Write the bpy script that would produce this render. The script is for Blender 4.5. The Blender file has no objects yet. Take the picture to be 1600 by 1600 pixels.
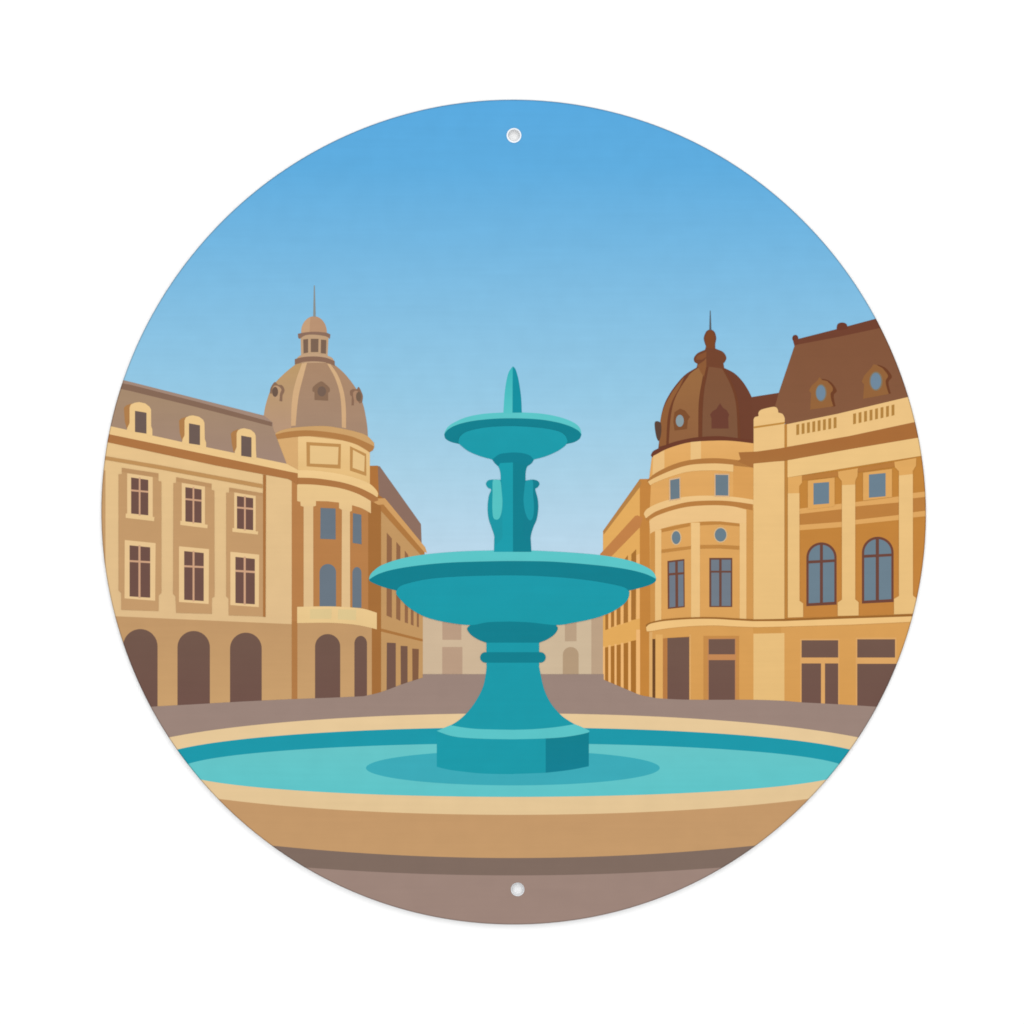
import bpy, math
from mathutils import Vector
from mathutils.geometry import tessellate_polygon

# ------------------------------------------------------------------ units
S = 0.0002365                 # metres per photograph pixel (a sign about 30 cm across)
CX, CY, R0 = 802.7, 800.0, 644.0
BASE_Z = 1.25                 # height of the sign's lowest point
PLATE_BACK, PLATE_FRONT = -0.0009, -0.0016   # y of the plate's back and front, wall at y = 0
STEP = 0.000006               # one layer of ink above the next

def W(px, py, y=0.0):
    return Vector(((px - CX) * S, y, (CY + R0 + 0.4 - py) * S))      # local to the sign's base

# ------------------------------------------------------------------ camera, world, lamps
scene = bpy.context.scene
scene.render.engine = 'CYCLES'
scene.cycles.pixel_filter_type = 'BLACKMAN_HARRIS'
scene.cycles.filter_width = 1.8
scene.view_settings.view_transform = 'Standard'
scene.view_settings.look = 'None'
scene.view_settings.exposure = 0.0
scene.view_settings.gamma = 1.0
scene.view_settings.use_curve_mapping = False

cam_d = bpy.data.cameras.new('camera')
cam = bpy.data.objects.new('camera', cam_d)
scene.collection.objects.link(cam)
scene.camera = cam
CAM_DIST = 1.3
cc = W(800, 800)
cam.location = (cc.x, PLATE_FRONT - CAM_DIST, BASE_Z + cc.z)
cam.rotation_euler = (math.radians(90), 0, 0)
cam_d.sensor_width = 36
cam_d.lens = 36 * CAM_DIST / (1600 * S)
cam_d.clip_start = 0.01
cam_d.clip_end = 50

world = bpy.data.worlds.new('World')
scene.world = world
world.use_nodes = True
bg = world.node_tree.nodes['Background']
bg.inputs['Color'].default_value = (1, 1, 1, 1)
AMB = 1.03
bg.inputs['Strength'].default_value = AMB

def area_lamp(name, loc, target, size, power):
    d = bpy.data.lights.new(name, 'AREA')
    d.shape = 'SQUARE'; d.size = size; d.energy = power; d.color = (1, 1, 1)
    o = bpy.data.objects.new(name, d)
    scene.collection.objects.link(o)
    o.location = loc
    o.rotation_euler = (Vector(target) - Vector(loc)).to_track_quat('-Z', 'Y').to_euler()
    return o
mid_z = BASE_Z + R0 * S
KEY_POWER = 28.0
area_lamp('softbox', (0.45, -2.3, mid_z + 2.6), (0, 0, mid_z), 1.8, KEY_POWER)
LIGHT = 1.165                  # what a white diffuse face towards the camera comes out as

# ------------------------------------------------------------------ materials
def lin(h):
    h = h.lstrip('#')
    out = []
    for i in (0, 2, 4):
        c = int(h[i:i + 2], 16) / 255
        out.append(c / 12.92 if c <= 0.04045 else ((c + 0.055) / 1.055) ** 2.4)
    return out

MATS = {}
SPEC = 0.10
OFF = 0.006                   # what the lacquer's faint sheen adds
def ink(col):
    """printed ink on brushed metal; col = 'rrggbb' or a list of (photo y, 'rrggbb') stops"""
    key = col if isinstance(col, str) else tuple(col)
    if key in MATS: return MATS[key]
    m = bpy.data.materials.new('ink_' + (col if isinstance(col, str) else col[0][1] + '_fade'))
    m.use_nodes = True
    nt = m.node_tree; N = nt.nodes; L = nt.links
    p = N['Principled BSDF']
    p.inputs['Roughness'].default_value = 0.42
    p.inputs['Specular IOR Level'].default_value = SPEC
    tc = N.new('ShaderNodeTexCoord')
    if isinstance(col, str):
        rgb = N.new('ShaderNodeRGB')
        rgb.outputs[0].default_value = (*[max(0.0, c / LIGHT - OFF) for c in lin(col)], 1)
        src = rgb.outputs[0]
    else:
        sep = N.new('ShaderNodeSeparateXYZ'); L.new(tc.outputs['Object'], sep.inputs[0])
        y0, y1 = col[0][0], col[-1][0]
        mr = N.new('ShaderNodeMapRange')
        mr.inputs['From Min'].default_value = W(0, y0).z
        mr.inputs['From Max'].default_value = W(0, y1).z
        L.new(sep.outputs['Z'], mr.inputs['Value'])
        ramp = N.new('ShaderNodeValToRGB')
        el = ramp.color_ramp.elements
        while len(el) < len(col): el.new(0.5)
        for i, (yy, hx) in enumerate(col):
            el[i].position = (yy - y0) / (y1 - y0)
        for i, (yy, hx) in enumerate(col):
            el[i].color = (*[max(0.0, c / LIGHT - OFF) for c in lin(hx)], 1)
        L.new(mr.outputs[0], ramp.inputs[0])
        src = ramp.outputs[0]
    # faint brushed streaks of the metal under the ink, and soft uneven ink density
    mp = N.new('ShaderNodeMapping'); mp.inputs['Scale'].default_value = (22, 1, 620)
    L.new(tc.outputs['Object'], mp.inputs[0])
    n1 = N.new('ShaderNodeTexNoise'); n1.inputs['Scale'].default_value = 1.0; n1.inputs['Detail'].default_value = 3
    L.new(mp.outputs[0], n1.inputs['Vector'])
    n2 = N.new('ShaderNodeTexNoise'); n2.inputs['Scale'].default_value = 130; n2.inputs['Detail'].default_value = 2
    L.new(tc.outputs['Object'], n2.inputs['Vector'])
    m1 = N.new('ShaderNodeMapRange'); m1.inputs['From Min'].default_value = 0.25; m1.inputs['From Max'].default_value = 0.75
    m1.inputs['To Min'].default_value = 0.983; m1.inputs['To Max'].default_value = 1.017
    L.new(n1.outputs[0], m1.inputs['Value'])
    m2 = N.new('ShaderNodeMapRange'); m2.inputs['From Min'].default_value = 0.25; m2.inputs['From Max'].default_value = 0.75
    m2.inputs['To Min'].default_value = 0.98; m2.inputs['To Max'].default_value = 1.02
    L.new(n2.outputs[0], m2.inputs['Value'])
    mu = N.new('ShaderNodeMath'); mu.operation = 'MULTIPLY'
    L.new(m1.outputs[0], mu.inputs[0]); L.new(m2.outputs[0], mu.inputs[1])
    vm = N.new('ShaderNodeVectorMath'); vm.operation = 'SCALE'
    L.new(src, vm.inputs[0]); L.new(mu.outputs[0], vm.inputs['Scale'])
    L.new(vm.outputs[0], p.inputs['Base Color'])
    MATS[key] = m
    return m

def plain(name, rgb, rough=0.5, metal=0.0, spec=0.3, noise=0.03, scale=60):
    m = bpy.data.materials.new(name); m.use_nodes = True
    N = m.node_tree.nodes; L = m.node_tree.links
    p = N['Principled BSDF']
    p.inputs['Roughness'].default_value = rough
    p.inputs['Metallic'].default_value = metal
    p.inputs['Specular IOR Level'].default_value = spec
    tc = N.new('ShaderNodeTexCoord'); n = N.new('ShaderNodeTexNoise'); n.inputs['Scale'].default_value = scale
    L.new(tc.outputs['Object'], n.inputs['Vector'])
    r = N.new('ShaderNodeValToRGB')
    r.color_ramp.elements[0].position = 0.3; r.color_ramp.elements[1].position = 0.7
    r.color_ramp.elements[0].color = (*[c * (1 - noise) for c in rgb], 1)
    r.color_ramp.elements[1].color = (*[min(1, c * (1 + noise)) for c in rgb], 1)
    L.new(n.outputs[0], r.inputs[0]); L.new(r.outputs[0], p.inputs['Base Color'])
    return m

# ------------------------------------------------------------------ the disc's outline (measured, slightly out of round)
RT = [(0, 644.6), (10, 643.2), (17, 641.9), (28, 641.5), (39, 641.4), (52, 642.2), (62, 643.3), (76, 643.7), (90, 644.4),
      (104, 644.4), (113, 643.8), (132, 643.5), (143, 643.2), (155, 643.9), (170, 644.4), (180, 644.7), (195, 643.6),
      (213, 644.2), (224, 643.8), (242, 644.1), (252, 644.6), (270, 644.4), (290, 644.9), (300, 644.4), (318, 643.2),
      (327, 643.9), (345, 644.2), (360, 644.6)]
def r_raw(a):
    a %= 360
    for (a0, r0), (a1, r1) in zip(RT, RT[1:]):
        if a0 <= a <= a1: return r0 + (r1 - r0) * (a - a0) / (a1 - a0)
def radius(a): return sum(r_raw(a + d) for d in range(-9, 10)) / 19
def outline(inset=0.0, n=288):
    return [(CX + (radius(i * 360 / n) - inset) * math.cos(math.tau * i / n),
             CY - (radius(i * 360 / n) - inset) * math.sin(math.tau * i / n)) for i in range(n)]
DISC = outline(0.15)

def clip_disc(poly):
    xs = [p[0] - CX for p in poly]; ys = [p[1] - CY for p in poly]
    if all(x * x + y * y < 636 ** 2 for x, y in zip(xs, ys)): return poly
    out = poly
    n = len(DISC)
    for i in range(n):
        ax, ay = DISC[i]; bx, by = DISC[(i + 1) % n]
        ex, ey = bx - ax, by - ay
        side = lambda p: ex * (p[1] - ay) - ey * (p[0] - ax)      # negative inside (y grows downwards)
        src, out = out, []
        if not src: break
        for j, q in enumerate(src):
            p = src[j - 1]
            sp, sq = side(p), side(q)
            if (sp <= 0) != (sq <= 0):
                t = sp / (sp - sq)
                out.append((p[0] + (q[0] - p[0]) * t, p[1] + (q[1] - p[1]) * t))
            if sq <= 0: out.append(q)
    return out

# ------------------------------------------------------------------ shape helpers, all in photograph pixels
def tile(ox, oy, size):
    k = size / 1600
    def f(*pts):
        return [(ox + x * k, oy + y * k) for x, y in pts]
    f.k = k; f.o = (ox, oy)
    return f
A = tile(150, 580, 300); B = tile(150, 840, 300); C = tile(380, 430, 300); D = tile(400, 660, 300)
E = tile(400, 860, 300); F = tile(1000, 470, 250); G = tile(1170, 480, 280); H = tile(920, 660, 300)
I = tile(920, 860, 300); J = tile(1160, 680, 300); K = tile(1160, 880, 300); L_ = tile(650, 560, 300)
M = tile(560, 820, 260); Nn = tile(790, 820, 260); O = tile(550, 1030, 280); Q = tile(790, 1030, 280)

def smooth(pts, closed=False, n=6):
    """Catmull-Rom through the points"""
    out = []
    m = len(pts)
    rng = range(m) if closed else range(m - 1)
    for i in rng:
        if closed:
            p0, p1, p2, p3 = pts[i - 1], pts[i], pts[(i + 1) % m], pts[(i + 2) % m]
        else:
            p1, p2 = pts[i], pts[i + 1]
            p0 = pts[i - 1] if i else p1
            p3 = pts[i + 2] if i + 2 < m else p2
        for j in range(n):
            t = j / n; t2 = t * t; t3 = t2 * t
            out.append(tuple(0.5 * (2 * b + (c - a) * t + (2 * a - 5 * b + 4 * c - d) * t2 + (3 * b - a - 3 * c + d) * t3)
                             for a, b, c, d in zip(p0, p1, p2, p3)))
    if not closed: out.append(pts[-1])
    return out
def ell(cx, cy, rx, ry, n=48, a0=0, a1=360):
    k = n if a1 - a0 == 360 else n + 1
    return [(cx + rx * math.cos(math.radians(a0 + (a1 - a0) * i / n)), cy - ry * math.sin(math.radians(a0 + (a1 - a0) * i / n)))
            for i in range(k)]
def rect(x0, y0, x1, y1): return [(x0, y0), (x1, y0), (x1, y1), (x0, y1)]
def arch(t, x0, x1, top, bl, br=None, n=20, flat=1.0):
    """round-headed opening in a tile's coordinates"""
    r = (x1 - x0) / 2; ry = r * flat; cx = (x0 + x1) / 2
    pts = [(cx + r * math.cos(math.pi * i / n), top + ry - ry * math.sin(math.pi * i / n)) for i in range(n + 1)]
    return t(*pts, (x0, bl), (x1, bl if br is None else br))

LEVELS = []          # (bbox, level) of everything printed so far
PARTS = []
class Part:
    def __init__(self, name, parent=None, label=None):
        self.name = name; self.parent = parent; self.label = label
        self.polys = []          # (col, pts, hole, level)
        PARTS.append(self)
    def sub(self, name, label=None): return Part(name, self, label)
    def add(self, col, pts, hole=None, open_to=None):
        pts = clip_disc(list(pts))
        if len(pts) < 3: return self
        x0 = min(p[0] for p in pts); x1 = max(p[0] for p in pts)
        y0 = min(p[1] for p in pts); y1 = max(p[1] for p in pts)
        lv = 0
        for (a0, b0, a1, b1), l in LEVELS:
            if a0 < x1 + .5 and a1 > x0 - .5 and b0 < y1 + .5 and b1 > y0 - .5: lv = max(lv, l + 1)
        LEVELS.append(((x0, y0, x1, y1), lv))
        self.polys.append((col, pts, hole, lv))
        return self

HOLE_TOP = (803.1, 211.6, 11.3)
HOLE_LOW = (808.8, 1389.6, 10.3)

# ================================================================== THE PRINTED PICTURE
SKY = [(150, '58a9df'), (260, '5facde'), (380, '73b6e0'), (500, '86c0e2'), (620, '96c9e4'), (740, 'a9d1e6'), (870, 'bcd8ea')]
sky = Part('sky')
sky.add(SKY, outline(-3, 288)[0:145] + [(CX - R0 - 6, 1090), (CX + R0 + 6, 1090)], hole=ell(*HOLE_TOP[:2], HOLE_TOP[2], HOLE_TOP[2], 40))

# ---------------- far pale buildings
far = Part('distant_building', label='pale beige building far down the street, left of the fountain stem')
far.add('cfb799', rect(655, 925, 800, 1060))
for pts in (M((806, 900), (990, 900), (990, 1106), (808, 1106)), M((806, 1175), (1000, 1175), (1000, 1440), (806, 1440))):
    far.sub('window').add('ba9c83', pts)
far2 = Part('distant_building', label='pale beige building far down the street, right of the fountain stem')
far2.add('cfb99b', rect(800, 925, 924, 1060))
far2.add('bca185', rect(924, 925, 948, 1060))
far2.sub('window').add('baa084', Nn((570, 900), (682, 900), (682, 1120), (570, 1120)))
far2.sub('doorway').add('b59a7c', arch(Nn, 550, 702, 1175, 1440))

# ---------------- left street building
sb = Part('street_building', label='narrow tan building behind the left corner tower')
sb.add('a86e38', D((930, 362), (1016, 360), (1060, 600), (1060, 700), (1042, 730)) + E((1042, 1230), (930, 1230)))
sb.add('c39763', D((1040, 722), (1402, 1105)) + [(660.8, 900)] + E((1390, 1120), (1040, 1240)))
sb.sub('roof').add('8d6f61', D((1010, 363), (1032, 366), (1375, 848), (1381, 1015), (1074, 640), (1000, 590)))
sb.sub('attic_wall').add('b0733c', D((948, 362), (1015, 362), (1024, 610), (950, 640)))
cor = sb.sub('cornice')
cor.add('b07942', D((958, 650), (1072, 650), (1405, 1070), (1405, 1120), (1385, 1118), (1040, 735), (958, 735)))
cor.add('d29f63', D((1000, 634), (1075, 632), (1410, 1040), (1425, 1088), (1400, 1078), (1062, 684), (965, 690)))
for a, b in ((D((1090, 918), (1132, 968)), E((1132, 562), (1088, 543))), (D((1170, 995), (1203, 1035)), E((1203, 587), (1168, 570))),
             (D((1240, 1068), (1268, 1105)), E((1266, 608), (1240, 600))), (E((1290, 60), (1313, 90)), E((1313, 628), (1290, 618))),
             (E((1340, 110), (1357, 130)), E((1357, 642), (1340, 635)))):
    sb.sub('window').add('926748', a + b)
sb.sub('string_course').add('ab7540', E((1040, 650), (1390, 740), (1390, 760), (1040, 675)))
for c_, p_ in (('74574b', E((1090, 768), (1165, 772), (1165, 1160), (1088, 1180))), ('775849', E((1205, 795), (1263, 798), (1263, 1140), (1207, 1150))),
               ('835c43', E((1302, 818), (1357, 822), (1353, 1115), (1304, 1120)))):
    sb.sub('doorway').add(c_, p_)

# ---------------- left domed building
lb = Part('domed_building', label='cream corner building with a grey-brown domed tower, left of the fountain')
LWALL = [(600, 'ebc68d'), (800, 'e3c08c'), (1000, 'e0bd8c')]
LGRD = [(960, 'c19769'), (1100, 'caa06e')]
RECESS = [(720, 'c3996a'), (960, 'c49a6c')]
lb.add(LWALL, [(140, 660), (457, 735), (457, 1120), (140, 1120)])
lb.add(LGRD, [(140, 960.5)] + B((155, 655), (700, 680)) + [(457, 975.3), (457, 1125), (140, 1125)])
lb.add('c49a6a', rect(140, 735, 164.8, 900))
# tower body
tw = lb.sub('tower')
tw.add('b87f4b', D((298, 480), (965, 600), (965, 800), (935, 800)) + E((935, 1240), (298, 1260)))
tw.add('a56e3a', D((935, 640), (1042, 700)) + E((1042, 1240), (935, 1240)))
tw.add(LGRD, E((345, 600), (600, 600), (780, 612), (965, 640), (965, 1240), (345, 1260)))
tw.add('b17a46', E((298, 590), (345, 590), (345, 1260), (298, 1260)))
# dome
dome = lb.sub('dome')
sil = smooth(C((240, 1320), (150, 1240), (170, 1170), (185, 1090), (215, 990), (250, 920), (300, 860), (370, 795), (440, 740)))
sir = smooth(C((760, 745), (840, 815), (910, 900), (960, 980), (1000, 1080), (1022, 1180), (1035, 1270), (1040, 1360)))
dome.add([(560, 'ae8a6b'), (665, 'a78871')], sil + C((520, 710), (600, 700), (700, 712)) + sir)
dome.add([(560, 'bd9a69'), (665, 'b8967a')], sil + smooth(C((500, 735), (445, 860), (415, 980), (402, 1100), (400, 1320)))) 
dome.add([(560, 'ab886b'), (665, 'a58872')], smooth(C((520, 728), (480, 860), (450, 980), (438, 1100), (436, 1300))) + smooth(C((830, 1300), (825, 1100), (805, 970), (765, 850), (700, 735))))
rb = [(560, 'd6b186'), (665, 'd2aa7f')]
for e_ in (smooth(C((490, 735), (445, 860), (415, 980), (402, 1100), (399, 1256))) + smooth(C((437, 1254), (450, 1100), (467, 980), (497, 860), (532, 728))),
           smooth(C((700, 738), (762, 850), (802, 970), (818, 1100), (822, 1268))) + smooth(C((857, 1276), (855, 1100), (837, 970), (792, 840), (728, 742)))):
    dome.sub('rib').add(rb, e_)
d1 = lb.sub('dormer', label='round-windowed dormer at the front of the grey-brown dome')
d1.add('8a6c56', smooth(C((577, 968), (580, 935), (612, 905), (652, 885), (690, 910), (720, 940), (722, 970)), n=4) + C((708, 980), (708, 1046), (594, 1040), (594, 975)))
d1.add('766053', C(*ell(655, 968, 36, 42, 24)))
d2 = lb.sub('dormer')
d2.add('8b6c57', smooth(C((222, 985), (228, 940), (262, 890), (290, 912), (325, 918), (345, 960), (328, 1000)), n=4) + C((326, 1052), (303, 1050), (303, 1000)))
d2.add('bc9977', smooth(C((240, 1000), (250, 930), (285, 922), (318, 950), (306, 990), (300, 1040), (265, 1030)), True, 4))
d2.add('6e584b', C(*ell(266, 972, 25, 42, 24)))
d3 = lb.sub('dormer')
d3.add('8b6b56', smooth(C((892, 1000), (890, 965), (915, 948), (945, 950), (962, 930), (985, 970), (998, 1010), (992, 1060)), n=4) + C((970, 1070), (925, 1010), (922, 1085), (902, 1085), (905, 1010)))
d3.add('ab866b', smooth(C((915, 985), (940, 962), (965, 985), (960, 1050), (930, 1060)), True, 4))
d3.add('76604f', C(*ell(962, 1012, 22, 40, 24)))
# lantern on the dome
lan = lb.sub('lantern')
lan.add('c1a07e', C((478, 500), (540, 482), (650, 482), (712, 500), (704, 672), (482, 672)))
for p_ in (C((500, 536), (541, 531), (541, 645), (503, 652)), C((563, 530), (628, 530), (626, 641), (563, 641)), C((648, 536), (693, 540), (690, 655), (646, 650))):
    lan.add('7b6353', p_)
lan.add('c2a180', smooth(C((438, 705), (470, 672), (530, 655), (600, 652), (670, 660), (735, 685), (757, 712))) + C((757, 730), (438, 730)))
lan.add('8b6b59', smooth(C((430, 700), (500, 682), (600, 677), (690, 688), (762, 715))) + smooth(C((764, 756), (700, 730), (600, 718), (500, 724), (430, 745))))
lan.add('b99273', C(*ell(590, 480, 108, 138, 24, 0, 180)))
lan.add('c59f7c', smooth(C((482, 480), (488, 430), (515, 380), (560, 348))) + C((552, 480)))
lan.add('8d6e5d', smooth(C((455, 488), (520, 476), (600, 471), (690, 479), (727, 494))) + smooth(C((722, 532), (690, 510), (600, 496), (520, 500), (470, 532))) + C((458, 522)))
lan.add('8d8f8a', C((589, 85), (597, 85), (605, 346), (583, 346)))
# drum under the dome
dr = lb.sub('drum')
dr.add('d8ab72', D((150, 100), (350, 100), (350, 405), (240, 350)))
dr.add([(680, 'ecc68b'), (760, 'e3ba7b')], smooth(D((350, 100), (600, 110), (780, 150), (900, 200), (949, 235))) + D((949, 520), (350, 430)))
for o_, i_ in ((D((420, 163), (708, 180), (705, 386), (422, 366)), D((450, 192), (688, 205), (682, 352), (450, 343))),
               (D((783, 198), (918, 262), (920, 447), (783, 402)), D((808, 228), (906, 282), (902, 412), (805, 378)))):
    pn = lb.sub('wall_panel')
    pn.add('bf8e53', o_); pn.add('e7c389', i_)
mo = lb.sub('moulding')
mo.add('cea26b', smooth(D((150, 105), (200, 70), (330, 42), (560, 30), (720, 52), (860, 85), (930, 115), (985, 172))) + D((985, 215), (940, 245), (800, 160), (400, 110)))
mo.add('b37e49', smooth(D((155, 103), (260, 78), (420, 66), (600, 80), (780, 113), (900, 158), (985, 200))) + D((975, 232)) + smooth(D((946, 250), (880, 205), (780, 165), (600, 128), (400, 116), (175, 140))))
# tower entablature
tc = lb.sub('tower_cornice')
top = smooth(D((345, 398), (500, 402), (700, 430), (850, 470), (945, 510), (1000, 560), (1018, 592)))
mid = smooth(D((345, 460), (500, 466), (700, 496), (850, 540), (960, 592), (1006, 622)))
low = smooth(D((343, 515), (500, 520), (700, 548), (850, 596), (957, 655)))
tc.add('af7745', mid + D((1020, 650), (965, 668)) + low[::-1])
tc.add([(735, 'f0cb90'), (780, 'eac487')], top + D((1014, 622)) + mid[::-1])
fr = lb.sub('frieze')
fr.add([(750, 'e9c68c'), (800, 'e6c28b')], low + D((958, 758)) + smooth(D((958, 758), (880, 715), (800, 690))) +
       D((800, 738), (782, 745), (715, 728), (692, 715), (692, 668), (600, 658), (500, 655), (500, 695), (475, 702), (395, 702), (372, 695), (370, 662), (343, 655)))
for p_ in (D((397, 698), (477, 698), (478, 1545), (397, 1545)), D((716, 722), (783, 742), (785, 1550), (713, 1545))):
    lb.sub('column').add(LWALL, p_)
for p_ in (D((538, 712), (663, 718), (664, 975), (536, 970)), D((808, 756), (878, 770), (880, 1016), (806, 1004)),
           arch(D, 530, 667, 1180, 1540), arch(D, 803, 879, 1205, 1545, flat=1.35)):
    lb.sub('tower_window').add('6b7782', p_)
bal = lb.sub('balcony')
bal.add([(945, 'ecca90'), (980, 'e6c48b')], smooth(E((343, 470), (600, 466), (780, 474), (900, 487), (1007, 520))) + smooth(E((1007, 658), (900, 632), (780, 614), (600, 603), (343, 606))))
bal.add('dfc68f', E((450, 490), (632, 488), (628, 570), (450, 572)))
bal.add('dfc790', E((685, 490), (836, 495), (833, 582), (682, 574)))
DOOR = [(980, '72584c'), (1100, '70534a')]
lb.sub('archway').add(DOOR, arch(E, 492, 702, 697, 1240))
lb.sub('archway').add(DOOR, arch(E, 820, 925, 712, 1240, flat=1.25))
# mansard roof, cornice
rf = lb.sub('mansard_roof')
rf.add('a48979', A((180, 62), (225, 73), (1400, 370), (1472, 428), (1472, 462), (150, 200)))
rf.add([(620, 'a68a6f'), (720, 'a28777')], A((150, 120), (1465, 450), (1592, 780), (60, 458)))
rf.add('866957', A((150, 88), (300, 116), (900, 270), (1468, 426), (1466, 460), (1290, 415), (800, 290), (300, 168), (150, 135)))
ec = lb.sub('eaves_cornice')
ec.add('edc88d', A((60, 445), (125, 459), (760, 600), (1592, 772)) + D((350, 396), (350, 440)) + A((760, 665), (60, 515)))
ec.add('ae7544', A((60, 515), (105, 524), (760, 660), (1600, 835)) + D((348, 424), (348, 520), (300, 488)) + A((1600, 898), (1000, 786), (60, 584)))
ec.add('bf915b', A((60, 705), (500, 778), (1388, 942), (1388, 976), (500, 812), (60, 735)))
for fr_, sh_, wi_ in (
        ([(256, 495), (262, 470), (280, 432), (280, 305), (290, 278), (325, 262), (360, 257), (410, 268), (445, 295), (459, 318), (460, 458), (470, 485), (470, 545), (330, 512)],
         [(233, 305), (252, 285), (300, 268), (282, 300), (281, 430), (258, 482), (240, 420)], [(325, 330), (421, 346), (421, 521), (325, 506)]),
        ([(716, 600), (722, 565), (738, 535), (738, 410), (750, 385), (778, 372), (808, 368), (860, 380), (893, 405), (904, 430), (907, 565), (918, 595), (918, 650), (770, 615)],
         [(692, 412), (712, 395), (760, 377), (740, 408), (739, 530), (718, 580), (697, 510)], [(775, 434), (867, 451), (867, 616), (775, 602)]),
        ([(1152, 705), (1158, 665), (1172, 632), (1172, 515), (1184, 492), (1205, 480), (1235, 475), (1290, 488), (1322, 515), (1331, 540), (1333, 655), (1338, 735), (1230, 718)],
         [(1124, 520), (1142, 500), (1190, 482), (1174, 515), (1173, 628), (1148, 680), (1132, 605)], [(1210, 536), (1296, 552), (1296, 718), (1210, 705)])):
    dm = lb.sub('dormer_window')
    dm.add('b07e4c', A(*sh_)); dm.add('ecc78c', A(*fr_)); dm.add('6d5b54', A(*wi_))
# recessed bays and windows of the facade
bays = [A((215, 805), (520, 852), (520, 915), (545, 920)) + B((545, 462), (522, 480), (522, 612), (210, 602), (210, 462), (188, 440)) + A((188, 858), (215, 858)),
        A((668, 884), (963, 938), (963, 990), (986, 995)) + B((988, 490), (966, 505), (966, 635), (668, 627), (662, 490), (642, 468)) + A((645, 932), (668, 932)),
        A((1110, 970), (1393, 1018)) + B((1393, 657), (1105, 648), (1105, 510), (1085, 488)) + A((1085, 1012), (1110, 1012))]
tops = [A((215, 805), (520, 852), (520, 888), (215, 838)), A((668, 884), (963, 938), (963, 972), (668, 918)), A((1110, 970), (1393, 1020), (1393, 1042), (1110, 1000))]
for b_, t_ in zip(bays, tops):
    by = lb.sub('wall_bay'); by.add(RECESS, b_); by.add('bd9264', t_)
lb.sub('downpipe').add('ab7340', A((1392, 862), (1417, 866)) + B((1413, 662), (1392, 660)))
def cross_window(t, frame, sill, gl, v, hl, hr, par):
    w = par.sub('window')
    w.add('e9c692', t(*frame))
    if sill: w.add('e9c690', t(*sill))
    w.add('6f5148', t(*gl))
    x0, x1 = gl[0][0], gl[1][0]
    w.add('d0a382', t((v[0], gl[0][1]), (v[1], gl[0][1]), (v[1], gl[2][1] + 2), (v[0], gl[2][1] + 2)))
    w.add('d0a382', t((x0, hl[0]), (x1, hr[0]), (x1, hr[1]), (x0, hl[1])))
for sp in ((A, [(260, 850), (473, 882), (473, 1230), (260, 1210)], [(248, 1185), (487, 1215), (484, 1250), (248, 1222)], [(293, 885), (436, 906), (436, 1201), (293, 1186)], (357, 371), (985, 1000), (998, 1013)),
           (A, [(715, 930), (908, 962), (908, 1290), (715, 1260)], [(703, 1246), (931, 1280), (928, 1309), (703, 1281)], [(745, 966), (880, 986), (880, 1266), (745, 1252)], (805, 819), (1058, 1073), (1072, 1087)),
           (A, [(1152, 1010), (1331, 1040), (1331, 1345), (1152, 1320)], [(1137, 1306), (1352, 1336), (1349, 1361), (1137, 1338)], [(1175, 1040), (1310, 1059), (1310, 1325), (1175, 1311)], (1234, 1248), (1128, 1143), (1140, 1156)),
           (B, [(240, 20), (497, 46), (493, 526), (238, 506)], None, [(280, 64), (452, 81), (452, 501), (280, 490)], (354, 371), (187, 203), (197, 213)),
           (B, [(692, 72), (942, 96), (939, 553), (692, 536)], None, [(735, 112), (898, 128), (898, 529), (735, 518)], (805, 821), (230, 246), (238, 254)),
           (B, [(1120, 118), (1360, 142), (1357, 579), (1120, 562)], None, [(1162, 160), (1324, 178), (1324, 556), (1162, 545)], (1231, 1248), (268, 285), (278, 296))):
    cross_window(*sp, lb)
for a_ in ((225, 513, 762, 1440), (679, 949, 778, 1430), (1117, 1381, 792, 1420)):
    lb.sub('archway').add(DOOR, arch(B, *a_))

# ---------------- right street building
sr = Part('street_building', label='narrow golden building behind the right corner tower')
RSW = [(770, 'e3ac60'), (1090, 'e2a95a')]
sr.add(RSW, H((118, 905), (425, 478), (520, 470)) + I((520, 1240), (118, 1110)))
sr.add([(700, 'c38441'), (1100, 'c5853c')], H((425, 472), (520, 470)) + I((540, 1260), (426, 1240)))
rc = sr.sub('cornice')
rc.add('b58147', H((118, 905), (425, 472), (440, 505), (425, 540), (124, 935)))
rc.add('c28149', H((95, 1095), (130, 1060), (385, 780), (405, 774), (450, 795), (428, 872), (190, 1115), (95, 1115)))
TR = 'efb876'
for x0, x1, yt, yb in ((118, 134, 700, 1100), (163, 182, 690, 1115), (214, 231, 680, 1135), (267, 289, 670, 1160), (329, 350, 660, 1180), (395, 427, 560, 1225)):
    sr.sub('pilaster').add(TR, I((x0, yt + 100), (x1, yt + 100), (x1, yb), (x0, yb)))
for x0, x1, yt, yb in ((163, 184, 440, 655), (212, 231, 440, 640), (266, 289, 400, 620), (330, 352, 300, 598), (396, 424, 40, 575)):
    sr.sub('pilaster').add('eeb773', I((x0, yt), (x1, yt - 15), (x1, yb - 8), (x0, yb)))
for p_ in ((H((355, 1098), (395, 1056)) + I((391, 574), (353, 582))), (H((292, 1150), (326, 1105)) + I((326, 598), (290, 607))),
           I((232, 400), (264, 380), (264, 614), (232, 624)), I((185, 420), (211, 400), (211, 632), (185, 642)), I((137, 440), (162, 430), (162, 656), (138, 664))):
    sr.sub('window').add('a77033', p_)
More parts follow.
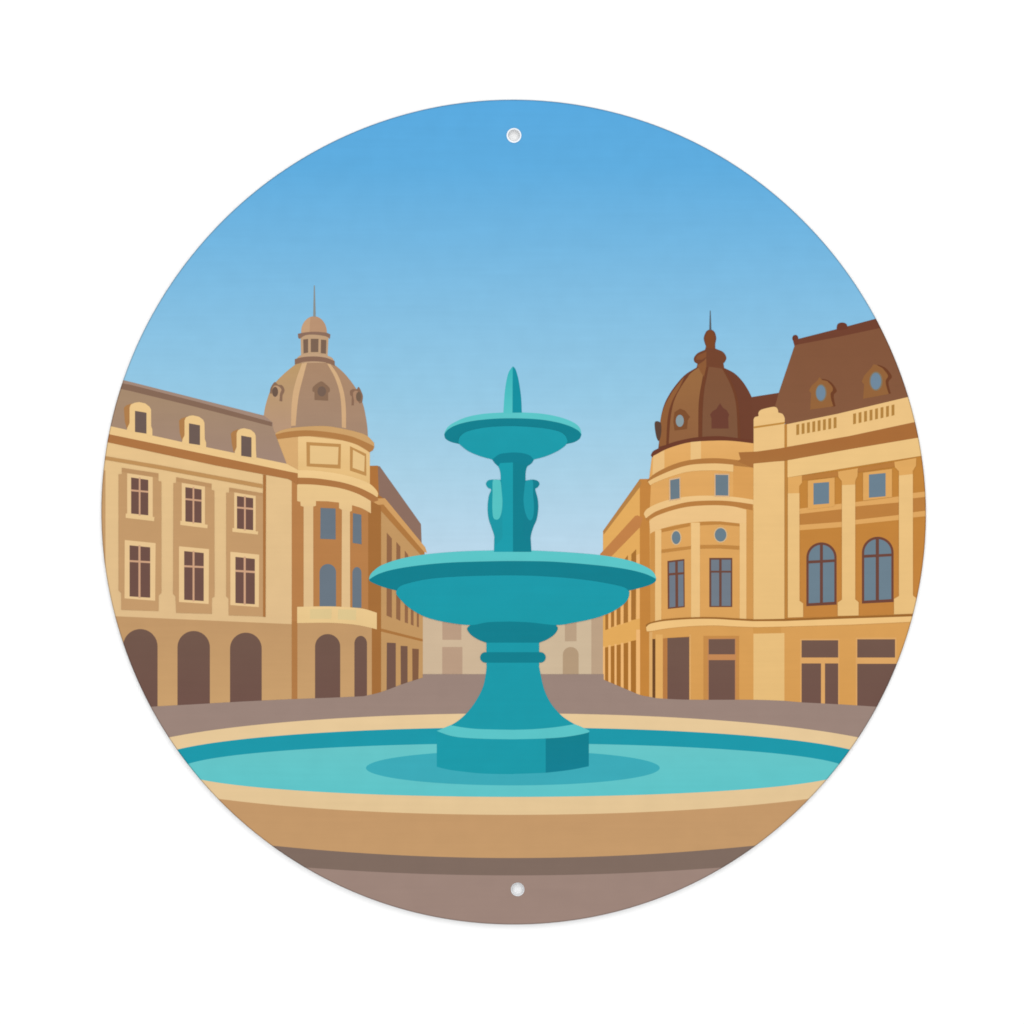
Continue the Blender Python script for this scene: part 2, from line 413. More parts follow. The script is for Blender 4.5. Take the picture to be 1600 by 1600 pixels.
for p_ in (I((135, 810), (162, 804), (162, 1110), (136, 1100)), I((183, 800), (214, 794), (214, 1130), (184, 1120)), I((232, 790), (266, 783), (266, 1150), (232, 1140)),
           I((290, 776), (328, 768), (328, 1180), (291, 1165)), I((350, 756), (393, 748), (393, 1210), (351, 1190))):
    sr.sub('doorway').add('a96f2f', p_)

# ---------------- right domed building
rbd = Part('domed_building', label='golden corner building with a dark brown dome and mansard roof, right of the fountain')
RLIGHT = [(690, 'ecc384'), (1100, 'e7bd7b')]
RMID = [(680, 'e2aa64'), (960, 'dba25b')]
rbd.add([(740, 'c2843b'), (960, 'c4843f')], H((1370, 340), (2900, 100)) + [(1460, 972), (1176, 972)])
rbd.add([(960, 'd9a059'), (1100, 'd79d55')], K((-767, 500), (90, 480), (1500, 440), (1500, 1300), (90, 1250), (-767, 1230)))
rt = rbd.sub('tower')
rt.add(RMID, H((505, 800), (528, 280), (700, 190), (1000, 140), (1375, 160), (1375, 1700), (515, 1700)))
rt.add('d29954', H((1312, 700), (1372, 720), (1372, 1700), (1312, 1700)))
rt.add('cd924c', H((512, 900), (554, 900), (554, 1680), (512, 1690)))
rt.add('da9f58', H((1203, 350), (1372, 365), (1372, 640), (1203, 620)))
# dome
rd = rbd.sub('dome')
rd.add('6f412f', smooth(F((180, 1500), (196, 1350), (205, 1190), (240, 1045), (300, 925), (380, 815), (460, 733), (565, 668))) + F((575, 630), (835, 630)) +
       smooth(F((842, 672), (940, 722), (1020, 800), (1080, 890), (1116, 962))) + F((1140, 1000), (1140, 1425), (1000, 1410), (600, 1390)))
rd.add('915f39', smooth(F((190, 1460), (204, 1200), (243, 1060), (315, 925), (400, 810), (445, 760))) + smooth(F((385, 890), (318, 1020), (280, 1180), (262, 1440))))
rd.add([(580, '9b6c42'), (690, '916240')], smooth(F((286, 1430), (303, 1180), (340, 1000), (405, 860), (490, 742), (580, 672), (650, 645))) + smooth(F((650, 645), (620, 800), (593, 960), (584, 1100), (583, 1375))))
rd.add([(575, '80553b'), (690, '7e573e')], smooth(F((622, 1370), (627, 1100), (642, 900), (668, 760), (688, 650))) + F((805, 650)) + smooth(F((805, 650), (850, 730), (905, 840), (945, 960), (966, 1100), (978, 1380))))
for p_ in (smooth(F((262, 1440), (276, 1180), (315, 1020), (382, 890), (455, 775), (500, 728))) + smooth(F((480, 760), (405, 870), (340, 1005), (305, 1180), (288, 1425))),
           smooth(F((583, 1375), (585, 1100), (597, 950), (625, 790), (655, 655))) + F((688, 648)) + smooth(F((688, 648), (664, 760), (638, 900), (624, 1100), (621, 1370))),
           smooth(F((805, 648), (850, 730), (905, 840), (945, 960), (966, 1100), (978, 1380))) + smooth(F((1005, 1385), (992, 1110), (968, 950), (925, 830), (850, 690), (835, 650)))):
    rd.sub('rib').add('72422b', p_)
ln = rbd.sub('lantern')
ln.add('74452f', F((566, 672)) + smooth(F((575, 630), (545, 610), (540, 572), (575, 525), (650, 490))) + F((660, 455)) + smooth(F((648, 425), (638, 370), (662, 308), (694, 288))) +
       smooth(F((714, 288), (745, 312), (762, 370), (752, 432))) + F((752, 475)) + smooth(F((762, 482), (830, 512), (863, 565), (852, 605), (834, 625))) + F((842, 680), (700, 660)))
ln.add('8d5b37', F((572, 645), (640, 600), (662, 570), (664, 650), (640, 760), (600, 700)))
ln.add('875333', smooth(F((560, 590), (575, 550), (650, 515), (664, 500))) + F((662, 560), (620, 590)))
ln.add('7d4829', smooth(F((664, 470), (655, 380), (675, 320), (705, 296), (735, 330), (742, 400), (735, 480))))
ln.add('5a5f63', F((699, 98), (706, 98), (714, 295), (693, 295)))
rbd.sub('dome_moulding').add('6d3d2c', smooth(F((108, 1545), (130, 1505), (180, 1478), (300, 1425), (450, 1385), (600, 1362), (800, 1354), (1000, 1376), (1140, 1396))) +
                     smooth(F((1140, 1426), (1000, 1414), (800, 1402), (600, 1406), (450, 1436), (300, 1482), (180, 1535), (122, 1566))))
o1 = rbd.sub('dormer', label='small dormer with a round pane on the left face of the brown dome')
o1.add('7f5030', F((345, 1115), (400, 1078), (450, 1098), (500, 1160), (478, 1195), (470, 1282), (345, 1298), (333, 1200)))
o1.add('8b9da3', F(*ell(398, 1200, 40, 60, 28)))
rbd.sub('dormer').add('6e4133', F((715, 1277), (715, 1175), (700, 1138), (725, 1105), (765, 1080), (800, 1024), (830, 1070), (868, 1095), (892, 1140), (882, 1165), (886, 1277)))
rbd.sub('dormer').add('5c4438', smooth(F((148, 1215), (205, 1218), (214, 1290), (205, 1360), (186, 1402), (160, 1345)), True, 4))
# drum
ud = rbd.sub('drum')
ud.add([(690, 'e5ae68'), (730, 'e0a861')], smooth(H((524, 296), (600, 245), (700, 203), (850, 165), (1050, 152), (1200, 155), (1372, 175))) + H((1372, 340), (1050, 320), (700, 380), (500, 490)))
ud.add('e9be80', H((536, 280), (630, 232), (630, 400), (530, 460)))
ud.add('ebc182', H((848, 164), (935, 156), (935, 320), (848, 330)))
def band(col, part, top_, bot_, t=H):
    part.add(col, smooth(t(*top_)) + smooth(t(*bot_))[::-1])
tb = rbd.sub('tower_cornice')
band('b37a41', tb, [(488, 480), (560, 420), (700, 352), (850, 312), (1050, 298), (1240, 314), (1372, 330)], [(494, 495), (560, 458), (700, 397), (850, 354), (1050, 345), (1240, 362), (1372, 376)])
band('ecc283', tb, [(492, 494), (560, 456), (700, 395), (850, 353), (1050, 342), (1204, 352)], [(512, 524), (560, 498), (700, 445), (850, 408), (1050, 400), (1204, 412)])
ti = rbd.sub('tower_cornice')
band('edc487', ti, [(458, 762), (490, 718), (600, 665), (750, 627), (950, 610), (1200, 620), (1372, 645)], [(476, 802), (560, 745), (700, 696), (850, 663), (1050, 654), (1200, 662), (1372, 684)])
band('b97e42', ti, [(474, 800), (560, 742), (700, 693), (850, 660), (1050, 651), (1200, 659), (1366, 682)], [(482, 820), (560, 782), (700, 732), (850, 702), (1050, 692), (1200, 702), (1366, 732)])
rfz = rbd.sub('frieze')
band([(790, 'edc488'), (830, 'ebc186')], rfz, [(504, 822), (560, 781), (700, 731), (850, 700), (1050, 690), (1200, 700), (1313, 728)], [(512, 928), (552, 906), (700, 860), (840, 836), (920, 828), (1050, 824), (1255, 842), (1313, 852)])
for p_ in (H((604, 886), (845, 836), (845, 864), (607, 916)), H((918, 830), (1090, 824), (1255, 842), (1255, 866), (1090, 850), (918, 858))):
    rfz.add('c08543', p_)
for x0, x1, yt in ((552, 604, 895), (852, 926, 835), (1257, 1313, 840)):
    rbd.sub('column').add([(820, 'edc385'), (965, 'eabf7f')], H((x0, yt), (x1, yt), (x1, 1670), (x0, 1670)))
rfz.add('c18745', H((606, 1060), (852, 1030), (852, 1055), (606, 1088)))
rfz.add('c18745', H((928, 1022), (1090, 1020), (1255, 1030), (1255, 1060), (1090, 1050), (928, 1052)))
for o_, i_ in ((H((668, 472), (763, 455), (765, 640), (668, 655)), H((678, 482), (755, 467), (757, 632), (680, 644))),
               (H((1046, 426), (1171, 428), (1171, 620), (1046, 618)), H((1055, 436), (1162, 438), (1162, 610), (1056, 608)))):
    w_ = rbd.sub('window'); w_.add('dbb489', o_); w_.add('6b7c87', i_)
for x, y, rx, ry in ((728, 960, 36, 54), (1098, 937, 48, 56)):
    w_ = rbd.sub('round_window'); w_.add('d9b98c', H(*ell(x, y, rx + 8, ry + 9))); w_.add('6b7f8b', H(*ell(x, y, rx, ry)))
w_ = rbd.sub('tall_window'); w_.add('72493b', H((655, 1155), (797, 1138), (800, 1540), (658, 1555)))
for p_ in (H((669, 1168), (720, 1161), (720, 1252), (669, 1257)), H((742, 1159), (788, 1153), (788, 1248), (742, 1251)),
           H((671, 1276), (721, 1272), (722, 1536), (672, 1542)), H((744, 1270), (788, 1266), (790, 1530), (745, 1535))):
    w_.add('717b87', p_)
w_ = rbd.sub('tall_window'); w_.add('6e493d', H((1004, 1129), (1196, 1129), (1196, 1539), (1004, 1539)))
for p_ in (rect(1019, 1144, 1086, 1236), rect(1107, 1144, 1184, 1236), rect(1021, 1252, 1086, 1529), rect(1107, 1252, 1183, 1529)):
    w_.add('727c87', H(*p_))
# main block: roof, parapet
mr_ = rbd.sub('mansard_roof')
mr_.add('704230', F((1108, 964), (1390, 920), (1400, 1300), (1130, 1300)))
mr_.add([(520, '83563c'), (670, '855a40')], G((265, 772), (410, 340), (430, 300), (1140, 105), (1260, 300), (1460, 830), (330, 1050), (235, 880)))
mr_.add('714230', G((405, 345), (430, 286), (800, 192), (1145, 100), (1200, 180), (800, 265), (430, 335)))
fi = rbd.sub('finial'); fi.add('6c3b2d', G(*ell(415, 278, 27, 31, 24))); fi.add('733e2d', G((398, 290), (440, 285), (445, 320), (408, 345), (398, 310)))
rbd.sub('finial').add('6c3b2c', smooth(G((786, 208), (784, 185), (795, 150), (830, 137), (868, 147), (882, 178), (884, 195)), n=5))
for gx, gy, gw in ((0, 0, 0), (472, -118, 1)):
    d_ = rbd.sub('roof_dormer')
    if gw == 0:
        d_.add('6f4028', smooth(G((650, 640), (700, 648), (745, 680), (785, 745), (760, 780), (762, 830), (775, 885)), n=4) + G((740, 892), (640, 800)))
        d_.add('94643b', G((548, 915), (556, 770), (538, 745), (560, 700), (612, 655), (630, 625), (655, 650)) + smooth(G((700, 660), (745, 710), (748, 745), (730, 770), (735, 820), (755, 885)), n=4))
        d_.add('85765f', G(*ell(645, 765, 50, 78))).add('70889c', G(*ell(643, 765, 41, 68)))
    else:
        d_.add('6f4028', smooth(G((1150, 512), (1200, 530), (1240, 560), (1278, 620), (1250, 660), (1250, 700), (1268, 770)), n=4) + G((1230, 780), (1140, 700)))
        d_.add('94643b', G((1020, 818), (1030, 690), (1008, 665), (1030, 610), (1090, 545), (1115, 508), (1150, 520)) + smooth(G((1195, 545), (1238, 600), (1240, 625), (1222, 655), (1228, 705), (1250, 775)), n=4))
        d_.add('85765f', G(*ell(1135, 660, 59, 86))).add('70889c', G(*ell(1134, 660, 47, 74)))
pp = rbd.sub('parapet')
pp.add(RLIGHT, G((335, 1046), (800, 950), (1500, 783), (1560, 1050), (900, 1180), (335, 1290)))
for k in range(8):
    t = k / 7
    rbd.sub('baluster').add('b38341', G((424 + 333 * t, 1048 - 62 * t), (450 + 333 * t, 1043 - 62 * t), (450 + 333 * t, 1137 - 60 * t), (424 + 333 * t, 1143 - 60 * t)))
    rbd.sub('baluster').add('b38341', G((931 + 343 * t, 952 - 78 * t), (957 + 343 * t, 946 - 78 * t), (957 + 343 * t, 1040 - 76 * t), (931 + 343 * t, 1047 - 76 * t)))
rbd.sub('corner_pier').add(RLIGHT, F((1136, 1500), (1136, 1190)) + smooth(F((1136, 1185), (1150, 1162), (1184, 1152), (1184, 1120), (1210, 1090), (1280, 1070), (1340, 1060), (1372, 1075), (1384, 1118)), n=4) +
                       smooth(F((1384, 1118), (1425, 1132), (1447, 1172)), n=4) + F((1447, 1520), (1136, 1540))).add('c18b42', F((1138, 1257), (1447, 1212), (1447, 1230), (1138, 1276)))
rbd.sub('pier').add(RLIGHT, J((92, 232), (350, 214), (350, 1530), (92, 1535))).add(RLIGHT, K((92, 588), (350, 582), (350, 1250), (92, 1240)))
fz = rbd.sub('frieze')
fz.add('ecc484', J((375, 200), (1560, 0), (1560, 160), (1490, 172), (375, 352)))
mc = rbd.sub('main_cornice')
mc.add([(690, 'a86c39'), (720, 'a9703c')], H((1248, 250), (1400, 243), (1600, 215)) + G((340, 1248), (900, 1150), (1600, 1000), (1600, 1150), (900, 1268), (340, 1368), (45, 1396)) + H((1372, 346), (1372, 380), (1240, 325), (1264, 306)))
rbd.sub('downpipe').add('bd8440', G((318, 1046), (341, 1042), (341, 1250), (318, 1253))).add('bc8340', J((351, 214), (376, 210), (376, 1524), (351, 1526)))
# bays of the main block
for p_ in (J((495, 335), (800, 300), (800, 345), (495, 375)), J((962, 272), (1268, 222), (1268, 262), (962, 310))):
    rbd.sub('wall_bay').add('ba7d3e', p_)
bl = rbd.sub('string_course')
for p_ in (J((476, 655), (828, 615), (828, 725), (476, 750)), J((938, 592), (1303, 560), (1303, 668), (938, 706)), J((1420, 525), (1600, 505), (1600, 620), (1420, 640))):
    bl.add('bd8040', p_)
for p_ in (J((476, 612), (828, 570), (828, 616), (476, 656)), J((476, 748), (828, 722), (828, 766), (476, 792)), J((938, 558), (1303, 510), (1303, 560), (938, 594)),
           J((938, 706), (1303, 665), (1303, 706), (938, 744)), J((1420, 482), (1600, 460), (1600, 505), (1420, 526)), J((1420, 642), (1600, 620), (1600, 668), (1420, 686))):
    bl.add('e0a862', p_)
for o_, i_ in ((J((545, 380), (768, 352), (768, 592), (545, 618)), J((592, 400), (722, 390), (722, 569), (592, 579))),
               (J((1005, 312), (1246, 280), (1246, 515), (1005, 545)), J((1054, 328), (1193, 315), (1193, 509), (1054, 521)))):
    w_ = rbd.sub('square_window'); w_.add('dfa760', o_); w_.add('6c8190', i_)
for x0, x1, tp, b0, b1, v0, v1, h0, h1 in ((533, 785, 893, 1425, 1412, 646, 671, 1040, 1064), (996, 1260, 846, 1403, 1390, 1111, 1138, 992, 1016)):
    w_ = rbd.sub('arched_window')
    w_.add('724639', arch(J, x0, x1, tp, b0, b1))
    w_.add('6d818e', arch(J, x0 + 19, x1 - 19, tp + 20, b0 - 24, b1 - 24))
    w_.add('6e473c', J((v0, tp + 5), (v1, tp + 5), (v1, b0 - 15), (v0, b0 - 15)))
    w_.add('6e473c', J((x0 + 8, h0 + 6), (x1 - 8, h0 - 6), (x1 - 8, h1 - 8), (x0 + 8, h1 + 6)))
COLC = RLIGHT
for cap, shaft in (
        ([(378, 352), (495, 335), (496, 395), (473, 425), (473, 488), (378, 490)], [(378, 485), (475, 483), (476, 1380), (506, 1402), (506, 1516), (378, 1520)]),
        ([(797, 302), (962, 275), (958, 340), (941, 378), (939, 414), (829, 422), (828, 385), (800, 348)], [(829, 416), (940, 411), (940, 1368), (968, 1392), (968, 1502), (794, 1506), (794, 1394), (829, 1370)]),
        ([(1266, 222), (1448, 190), (1446, 255), (1419, 298), (1419, 328), (1304, 341), (1303, 300), (1270, 266)], [(1304, 336), (1420, 324), (1421, 1336), (1447, 1356), (1443, 1486), (1263, 1493), (1263, 1364), (1304, 1340)])):
    c_ = rbd.sub('column'); c_.add('e0a961', J(*cap)); c_.add(COLC, J(*shaft))
# balcony ledge running round the corner
lg = rbd.sub('ledge')
lg.add('d29951', I((1370, 630), (1600, 625), (1600, 690), (1370, 690)))
lg.add('9b672f', smooth(I((476, 622), (520, 598), (640, 573), (850, 558), (1050, 557), (1200, 565), (1370, 574))) + K((350, 466), (800, 446), (1500, 424), (1500, 446), (800, 470), (100, 500), (90, 505)) + I((1200, 600), (850, 600), (482, 650)))
lg.add('f0c482', smooth(I((478, 640), (500, 618), (540, 604), (640, 587), (850, 572), (1050, 571), (1200, 580), (1370, 590))) + K((350, 482), (800, 464), (1500, 440), (1500, 484), (900, 512), (350, 528)) +
       smooth(I((1400, 640), (1200, 633), (1050, 625), (850, 631), (650, 650), (500, 675), (480, 662))))
# ground floor openings
g1 = rbd.sub('doorway'); g1.add('ddab6b', I((503, 680), (530, 680), (530, 1260), (503, 1255))); g1.add('6d4727', I((530, 738), (555, 738), (555, 1260), (530, 1260))); g1.add('e3ad65', I((555, 700), (616, 700), (616, 1260), (555, 1260)))
g2 = rbd.sub('doorway'); g2.add('b97c44', I((618, 733), (838, 718), (838, 745), (657, 760), (657, 1260), (618, 1260))); g2.add('e0aa66', I((838, 700), (851, 700), (851, 1260), (838, 1260))); g2.add(DOOR, I((655, 730), (837, 722), (837, 1260), (655, 1260)))
g3 = rbd.sub('doorway'); g3.add('c78c4b', I((955, 712), (1253, 712), (1253, 1265), (955, 1265))); g3.add('c48856', I((990, 732), (1226, 730), (1226, 1265), (990, 1265)))
g3.add(DOOR, I((999, 740), (1218, 738), (1218, 866), (999, 866))); g3.add(DOOR, I((999, 914), (1218, 914), (1218, 1265), (999, 1265)))
g4 = rbd.sub('shop_window'); g4.add('dea766', K((482, 630), (808, 630), (808, 1260), (482, 1260)))
for p_ in (rect(493, 642, 798, 786), rect(493, 835, 655, 1260), rect(688, 835, 798, 1260)): g4.add(DOOR, K(*p_))
g5 = rbd.sub('shop_window'); g5.add('dea766', K((945, 622), (1284, 620), (1284, 850), (1300, 1260), (945, 1260)))
for p_ in (rect(957, 634, 1272, 786), rect(957, 838, 1320, 1260)): g5.add(DOOR, K(*p_))

# ---------------- pavement
pv = Part('pavement')
edge = [(140, 1112), (234, 1104.3), (300, 1100.6), (380, 1096), (450, 1092.6), (520, 1090), (568, 1087.8)] + smooth([(568, 1087.8), (595, 1081.5), (630, 1068.5), (660.6, 1058.8)]) + \
       [(660.6, 1053.4), (943.2, 1053.4), (943.2, 1062)] + smooth([(943.2, 1062), (957.5, 1068), (981.9, 1078.4), (1000.6, 1086), (1015.6, 1089), (1032.5, 1091.4), (1081, 1093.3), (1177, 1093.4), (1225, 1095)]) + \
       [(1254, 1097.5), (1310, 1100.4), (1370, 1104.2), (1460, 1110)]
pv.add([(1050, '9b857b'), (1400, '9e867b')], edge + [(1460, 1460), (140, 1460)], hole=ell(*HOLE_LOW[:2], HOLE_LOW[2], HOLE_LOW[2], 40))

# ---------------- basin
bs = Part('fountain_basin')
def para(yc, drop, d, x0, x1, n=40):
    return [(x0 + (x1 - x0) * i / n, yc - drop * ((x0 + (x1 - x0) * i / n - 802.5) / d) ** 2) for i in range(n + 1)]
bs.sub('cast_shadow').add('806c61', para(1367.8, 11.8, 317, 240, 1365) + [(1365, 1260), (240, 1260)])
bs.sub('outer_wall').add([(1240, 'c4986a'), (1345, 'c69b6c')], para(1340.6, 19.5, 378, 230, 1375) + [(1375, 1220), (230, 1220)])
bs.add([(1110, 'e8ca9b'), (1280, 'e4c697')], ell(802.5, 1193.8, 632.6, 79.3, 160))
bs.sub('inner_wall').add('1e99aa', ell(802.5, 1190.8, 563.9, 54.3, 160))
wt = bs.sub('water')
wt.add([(1160, '68c6c8'), (1245, '5fc5c9')], ell(802.5, 1203.2, 522.7, 41.8, 160))
wt.add('3dabb9', ell(801.3, 1199.9, 229.5, 27.2, 96))

# ---------------- fountain
TM, TD, TL = '1d9aa9', '13808f', '5cc6c8'
ft = Part('fountain')
pl = ft.sub('plinth')
pt = smooth(O((757, 640), (870, 682), (1000, 702), (1200, 711), (1440, 714))) + smooth(Q((69, 714), (360, 705), (560, 687), (743, 652)))
pb = smooth(Q((743, 955), (580, 987), (358, 1013), (69, 1024))) + smooth(O((1440, 1026), (1200, 1022), (1050, 1010), (870, 987), (757, 960)))
pl.add(TM, pt + pb)
pl.add([(1145, '13808f'), (1205, '148093')], smooth(Q((358, 705), (560, 687), (743, 652))) + smooth(Q((743, 955), (580, 987), (358, 1013))))
pl.add('5cc5c8', O((757, 640)) + smooth(O((757, 640), (880, 588))) + Q((612, 578)) + smooth(Q((612, 578), (690, 610), (745, 650), (560, 690), (360, 707), (69, 715))) + smooth(O((1440, 715), (1200, 711), (1000, 701), (870, 681), (757, 640))))
ft.add(TM, smooth(O((1205, 30), (1195, 130), (1170, 245), (1125, 340), (1070, 425), (1010, 495), (940, 555), (882, 589))) + smooth(O((882, 589), (1000, 610), (1150, 624), (1440, 630))) +
       smooth(Q((69, 630), (250, 624), (450, 606), (615, 580))) + smooth(Q((615, 580), (520, 520), (450, 452), (390, 370), (342, 260), (312, 130), (292, 30))))
ft.add(TM, [(760, 1000), (842.5, 1000), (842.5, 1040), (760, 1040)])
ft.sub('ring_moulding').add(TD, ell(758.7, 1027.2, 8.4, 8.2, 20, 90, 270) + ell(844.3, 1027.2, 8.4, 8.2, 20, -90, 90))
ft.sub('collar').add(TD, smooth(M((1075, 965), (1045, 1000), (1080, 1055), (1150, 1102), (1228, 1133))) + smooth(Nn((325, 1133), (400, 1102), (468, 1055), (502, 1000), (485, 965))) + smooth(Nn((485, 965), (250, 936), (60, 928))) + smooth(M((1480, 928), (1250, 934), (1075, 965))))
lo = ft.sub('lower_bowl')
to = smooth(M((103, 515), (115, 480), (150, 440), (220, 390), (350, 342), (500, 306), (700, 278), (1000, 255), (1300, 246), (1500, 243))) + smooth(Nn((85, 243), (300, 249), (600, 265), (900, 290), (1100, 322), (1250, 362), (1370, 415), (1425, 460), (1448, 510)))
ti_ = smooth(M((103, 525), (200, 470), (350, 427), (600, 388), (900, 362), (1300, 350), (1500, 348))) + smooth(Nn((85, 348), (400, 352), (700, 372), (1000, 402), (1200, 434), (1350, 474), (1448, 520)))
lo.add(TD, ti_ + smooth(Nn((1448, 520), (1440, 545), (1395, 575), (1300, 605), (1180, 635))) + smooth(M((375, 635), (250, 602), (160, 568), (110, 542), (103, 525))))
lo.add(TL, to + ti_[::-1])
lo.add([(895, '1e9bab'), (975, '1d9aa8')], smooth(M((362, 640), (400, 592), (500, 556), (700, 517), (1000, 495), (1300, 487), (1500, 485))) + smooth(Nn((85, 486), (300, 491), (600, 511), (850, 541), (1050, 577), (1150, 606), (1192, 645))) +
       smooth(Nn((1192, 645), (1180, 705), (1130, 768), (1010, 843), (850, 900), (650, 942), (490, 964), (250, 940), (60, 930))) + smooth(M((1480, 930), (1250, 936), (1078, 964), (850, 938), (650, 888), (500, 806), (410, 724), (368, 672), (362, 640))))
st = ft.sub('stem')
st.add([(700, '1c9dab'), (860, '1e9cab')], smooth(L_((640, 842), (662, 878), (690, 908), (704, 960), (706, 1020)), n=4) + L_((706, 1400), (652, 1500), (650, 1612), (815, 1612), (815, 842)))
st.add(TD, L_((808, 842), (960, 842)) + smooth(L_((960, 860), (925, 905), (913, 960), (913, 1020)), n=4) + L_((913, 1400), (955, 1490), (962, 1612), (808, 1612)))
sl = ft.sub('sculpted_figure')
sl.add('1f97a5', L_((715, 1012)) + smooth(L_((700, 1012), (640, 1010), (600, 1018), (583, 1046), (600, 1078), (626, 1094), (606, 1150), (597, 1240), (604, 1330), (630, 1410), (652, 1480), (655, 1560))) + L_((720, 1500)))
sl.add('57c3c3', smooth(L_((640, 1022), (668, 1012), (703, 1022), (714, 1110), (720, 1200), (712, 1285), (692, 1334), (665, 1343), (643, 1322), (636, 1240), (638, 1130)), True, 5))
sr_ = ft.sub('sculpted_figure')
sr_.add('157f8f', L_((900, 1012)) + smooth(L_((915, 1018), (975, 1010), (1015, 1022), (1029, 1048), (1012, 1076), (994, 1092), (1014, 1170), (1019, 1250), (1006, 1340), (980, 1402), (957, 1480), (956, 1560))) + L_((895, 1500)))
sr_.add('2098a7', smooth(L_((912, 1028), (940, 1014), (973, 1022), (976, 1130), (983, 1230), (978, 1310), (962, 1346), (940, 1344), (912, 1290), (896, 1190), (902, 1100)), True, 5))
lo2 = ft.sub('stem_collar')
lo2.add('148091', smooth(L_((632, 838), (690, 800), (740, 789), (810, 783), (890, 789), (950, 808), (984, 840))) + smooth(L_((984, 840), (965, 872), (930, 898))) + L_((914, 896), (812, 870), (812, 866), (700, 872), (690, 896), (660, 878)))
ub = ft.sub('upper_bowl')
ut = smooth(L_((240, 612), (262, 575), (310, 538), (420, 490), (560, 462), (735, 451), (880, 450), (1050, 461), (1200, 490), (1310, 532), (1362, 575), (1376, 612)))
um = smooth(L_((235, 632), (270, 590), (350, 550), (480, 520), (650, 503), (810, 499), (1000, 506), (1150, 527), (1270, 560), (1350, 600), (1379, 635)))
ub.add(TL, ut + um[::-1])
ub.add(TD, um + smooth(L_((1379, 635), (1362, 672), (1315, 700), (1262, 712))) + L_((1180, 735), (450, 735)) + smooth(L_((352, 712), (290, 696), (245, 668), (235, 632))))
ub.add([(665, '1f9cab'), (720, '1d9aa9')], smooth(L_((352, 700), (368, 650), (430, 608), (560, 578), (700, 566), (850, 565), (1050, 580), (1180, 605), (1240, 640), (1264, 690))) +
       smooth(L_((1264, 690), (1245, 725), (1180, 772), (1080, 816), (980, 843))) + smooth(L_((980, 843), (950, 810), (890, 790), (810, 784), (740, 790), (690, 801), (636, 842))) + smooth(L_((636, 842), (540, 816), (440, 775), (370, 722), (352, 700))))
sp = ft.sub('spike')
sp.add([(575, '3bb5ba'), (650, '58c6c8')], smooth(L_((728, 458), (738, 300), (754, 185), (775, 110), (808, 66))) + L_((812, 458)))
sp.add('1690a0', smooth(L_((806, 66), (830, 92), (856, 185), (876, 325), (882, 452))) + L_((804, 452)))

# ================================================================== OBJECTS
root = bpy.data.objects.new('round_metal_sign', None)
root.empty_display_size = 0.05
scene.collection.objects.link(root)
root.location = (0, 0, BASE_Z)
root['label'] = 'round metal sign printed with a turquoise fountain and domed buildings, on a white wall'
root['category'] = 'wall sign'

def link(name, verts, faces, mats, mi, parent, label=None):
    me = bpy.data.meshes.new(name)
    me.from_pydata([tuple(v) for v in verts], [], faces)
    for m in mats: me.materials.append(m)
    me.polygons.foreach_set('material_index', mi)
    me.update()
    o = bpy.data.objects.new(name, me)
    scene.collection.objects.link(o)
    o.parent = parent
    if label: o['label'] = label
    return o

# the plate: 0.7 mm sheet with two drilled holes, edge and hole walls included
rings = [outline(0, 288)] + [ell(h[0], h[1], h[2], h[2], 40) for h in (HOLE_TOP, HOLE_LOW)]
def plate():
    verts, faces = [], []
    for y in (PLATE_BACK, PLATE_FRONT):
        for r in rings: verts += [W(px, py, y) for px, py in r]
    n = sum(len(r) for r in rings)
    for tri in tessellate_polygon([[W(*p) for p in r] for r in rings]):
        faces.append(tri); faces.append(tuple(i + n for i in reversed(tri)))
    base = 0
    for r in rings:
        k = len(r)
        for i in range(k):
            a, b = base + i, base + (i + 1) % k
            faces.append((a, b, b + n, a + n))
        base += k
    return verts, faces
pv_, pf_ = plate()
link('plate', pv_, pf_, [plain('white_coated_metal', (0.90, 0.90, 0.90), 0.4)], [0] * len(pf_), root)

# white chamfered rims of the holes, standing a hair proud of the ink
top_level = max(l for _, l in LEVELS) + 2
YF = PLATE_FRONT - STEP * (top_level + 1)
rim_mat = plain('bare_rim', (0.84, 0.88, 0.92), 0.35)
for (hx, hy, hr), w in ((HOLE_TOP, 2.0), (HOLE_LOW, 0.5)):
    o_, i_ = ell(hx, hy, hr + 0.2, hr + 0.2, 40), ell(hx, hy, hr - w, hr - w, 40)
    vs = [W(*p, YF) for p in o_] + [W(*p, YF + 0.00025) for p in i_] + [W(*p, PLATE_FRONT + 0.0005) for p in i_]
    fs = [(i, (i + 1) % 40, 40 + (i + 1) % 40, 40 + i) for i in range(40)] + [(40 + i, 40 + (i + 1) % 40, 80 + (i + 1) % 40, 80 + i) for i in range(40)]
    link('hole_rim', vs, fs, [rim_mat], [0] * len(fs), root)

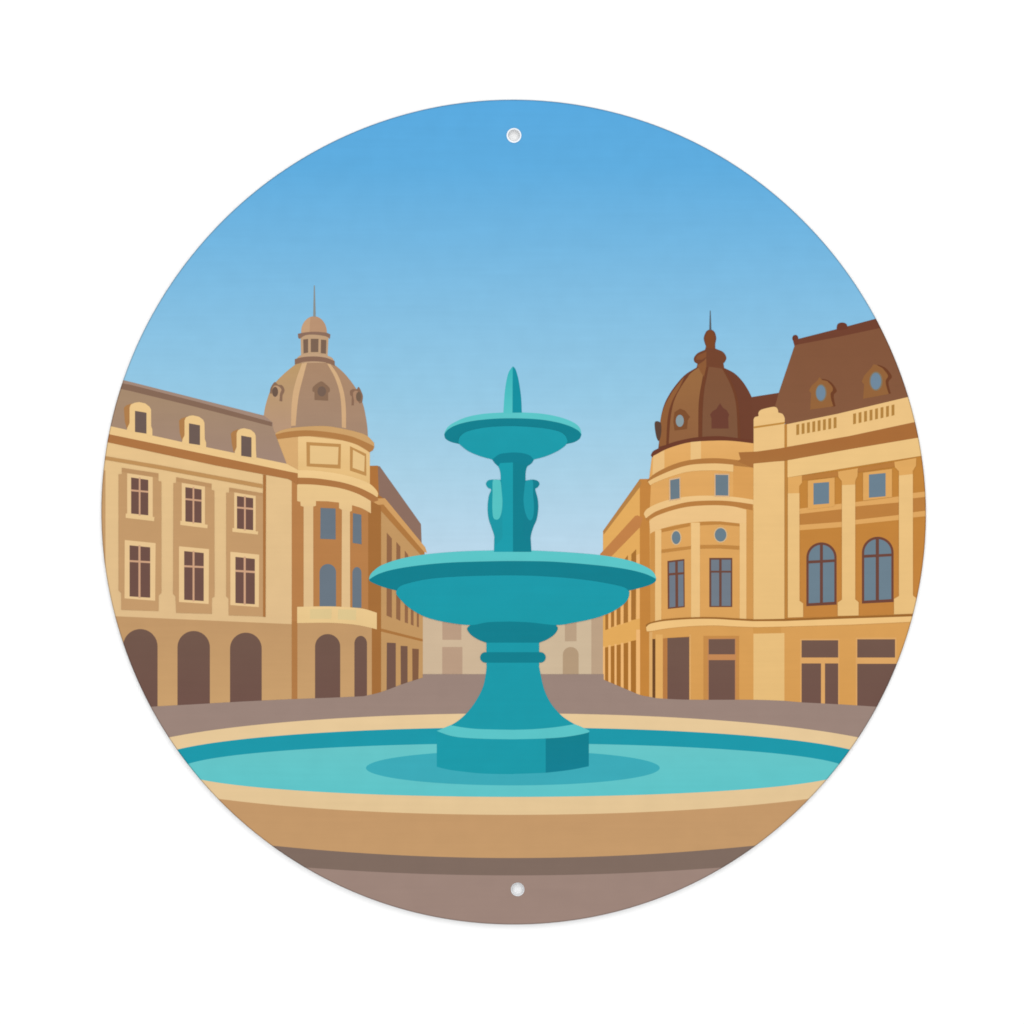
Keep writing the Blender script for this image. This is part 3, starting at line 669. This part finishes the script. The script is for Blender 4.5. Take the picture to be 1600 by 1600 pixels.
# thin bevel-edge darkening, put in as a tinted transparent ring over the ink
em = bpy.data.materials.new('edge_tint'); em.use_nodes = True
N = em.node_tree.nodes; LK = em.node_tree.links
tr = N.new('ShaderNodeBsdfTransparent'); tr.inputs[0].default_value = (0.74, 0.73, 0.73, 1)
LK.new(tr.outputs[0], N['Material Output'].inputs['Surface'])
def ring(out_r, in_r, y_out, y_in):
    n = len(out_r)
    return [W(*p, y_out) for p in out_r] + [W(*p, y_in) for p in in_r], [(i, (i + 1) % n, n + (i + 1) % n, n + i) for i in range(n)]
vs, fs = ring(outline(-0.15), outline(1.35), YF, YF)
link('edge_line', vs, fs, [em], [0] * len(fs), root)

objs = {}
def build(part):
    if part in objs: return objs[part]
    par = build(part.parent) if part.parent else root
    verts, faces, mi, mats = [], [], [], []
    for col, pts, hole, lv in part.polys:
        m = ink(col)
        if m not in mats: mats.append(m)
        k = mats.index(m)
        y = PLATE_FRONT - STEP * (lv + 1)
        loops = [[W(px, py) for px, py in pts]]
        if hole: loops.append([W(px, py) for px, py in hole])
        flat = [v for l in loops for v in l]
        b = len(verts)
        verts += [Vector((v.x, y, v.z)) for v in flat]
        for t in tessellate_polygon(loops):
            p0, p1, p2 = (flat[i] for i in t)
            area = (p1.x - p0.x) * (p2.z - p0.z) - (p1.z - p0.z) * (p2.x - p0.x)
            if abs(area) < 1e-14: continue
            t = t if area > 0 else (t[0], t[2], t[1])
            faces.append(tuple(b + i for i in t)); mi.append(k)
    objs[part] = link(part.name, verts, faces, mats, mi, par, part.label)
    return objs[part]
for p_ in PARTS:
    if p_.polys: build(p_)
    else: print('EMPTY PART', p_.name)
print('levels', top_level, 'parts', len(PARTS), 'materials', len(MATS))

# ------------------------------------------------------------------ the white wall behind
bw = 2.4
me = bpy.data.meshes.new('backdrop')
z0 = mid_z - bw; z1 = mid_z + bw
me.from_pydata([(-bw, 0, z0), (bw, 0, z0), (bw, 0, z1), (-bw, 0, z1), (-bw, .03, z0), (bw, .03, z0), (bw, .03, z1), (-bw, .03, z1)], [],
               [(0, 1, 2, 3), (5, 4, 7, 6), (4, 0, 3, 7), (1, 5, 6, 2), (3, 2, 6, 7), (4, 5, 1, 0)])
me.materials.append(plain('white_wall_paint', (0.93, 0.93, 0.93), 0.9, spec=0.0, noise=0.003, scale=40))
wall = bpy.data.objects.new('backdrop', me); scene.collection.objects.link(wall)
wall['kind'] = 'structure'
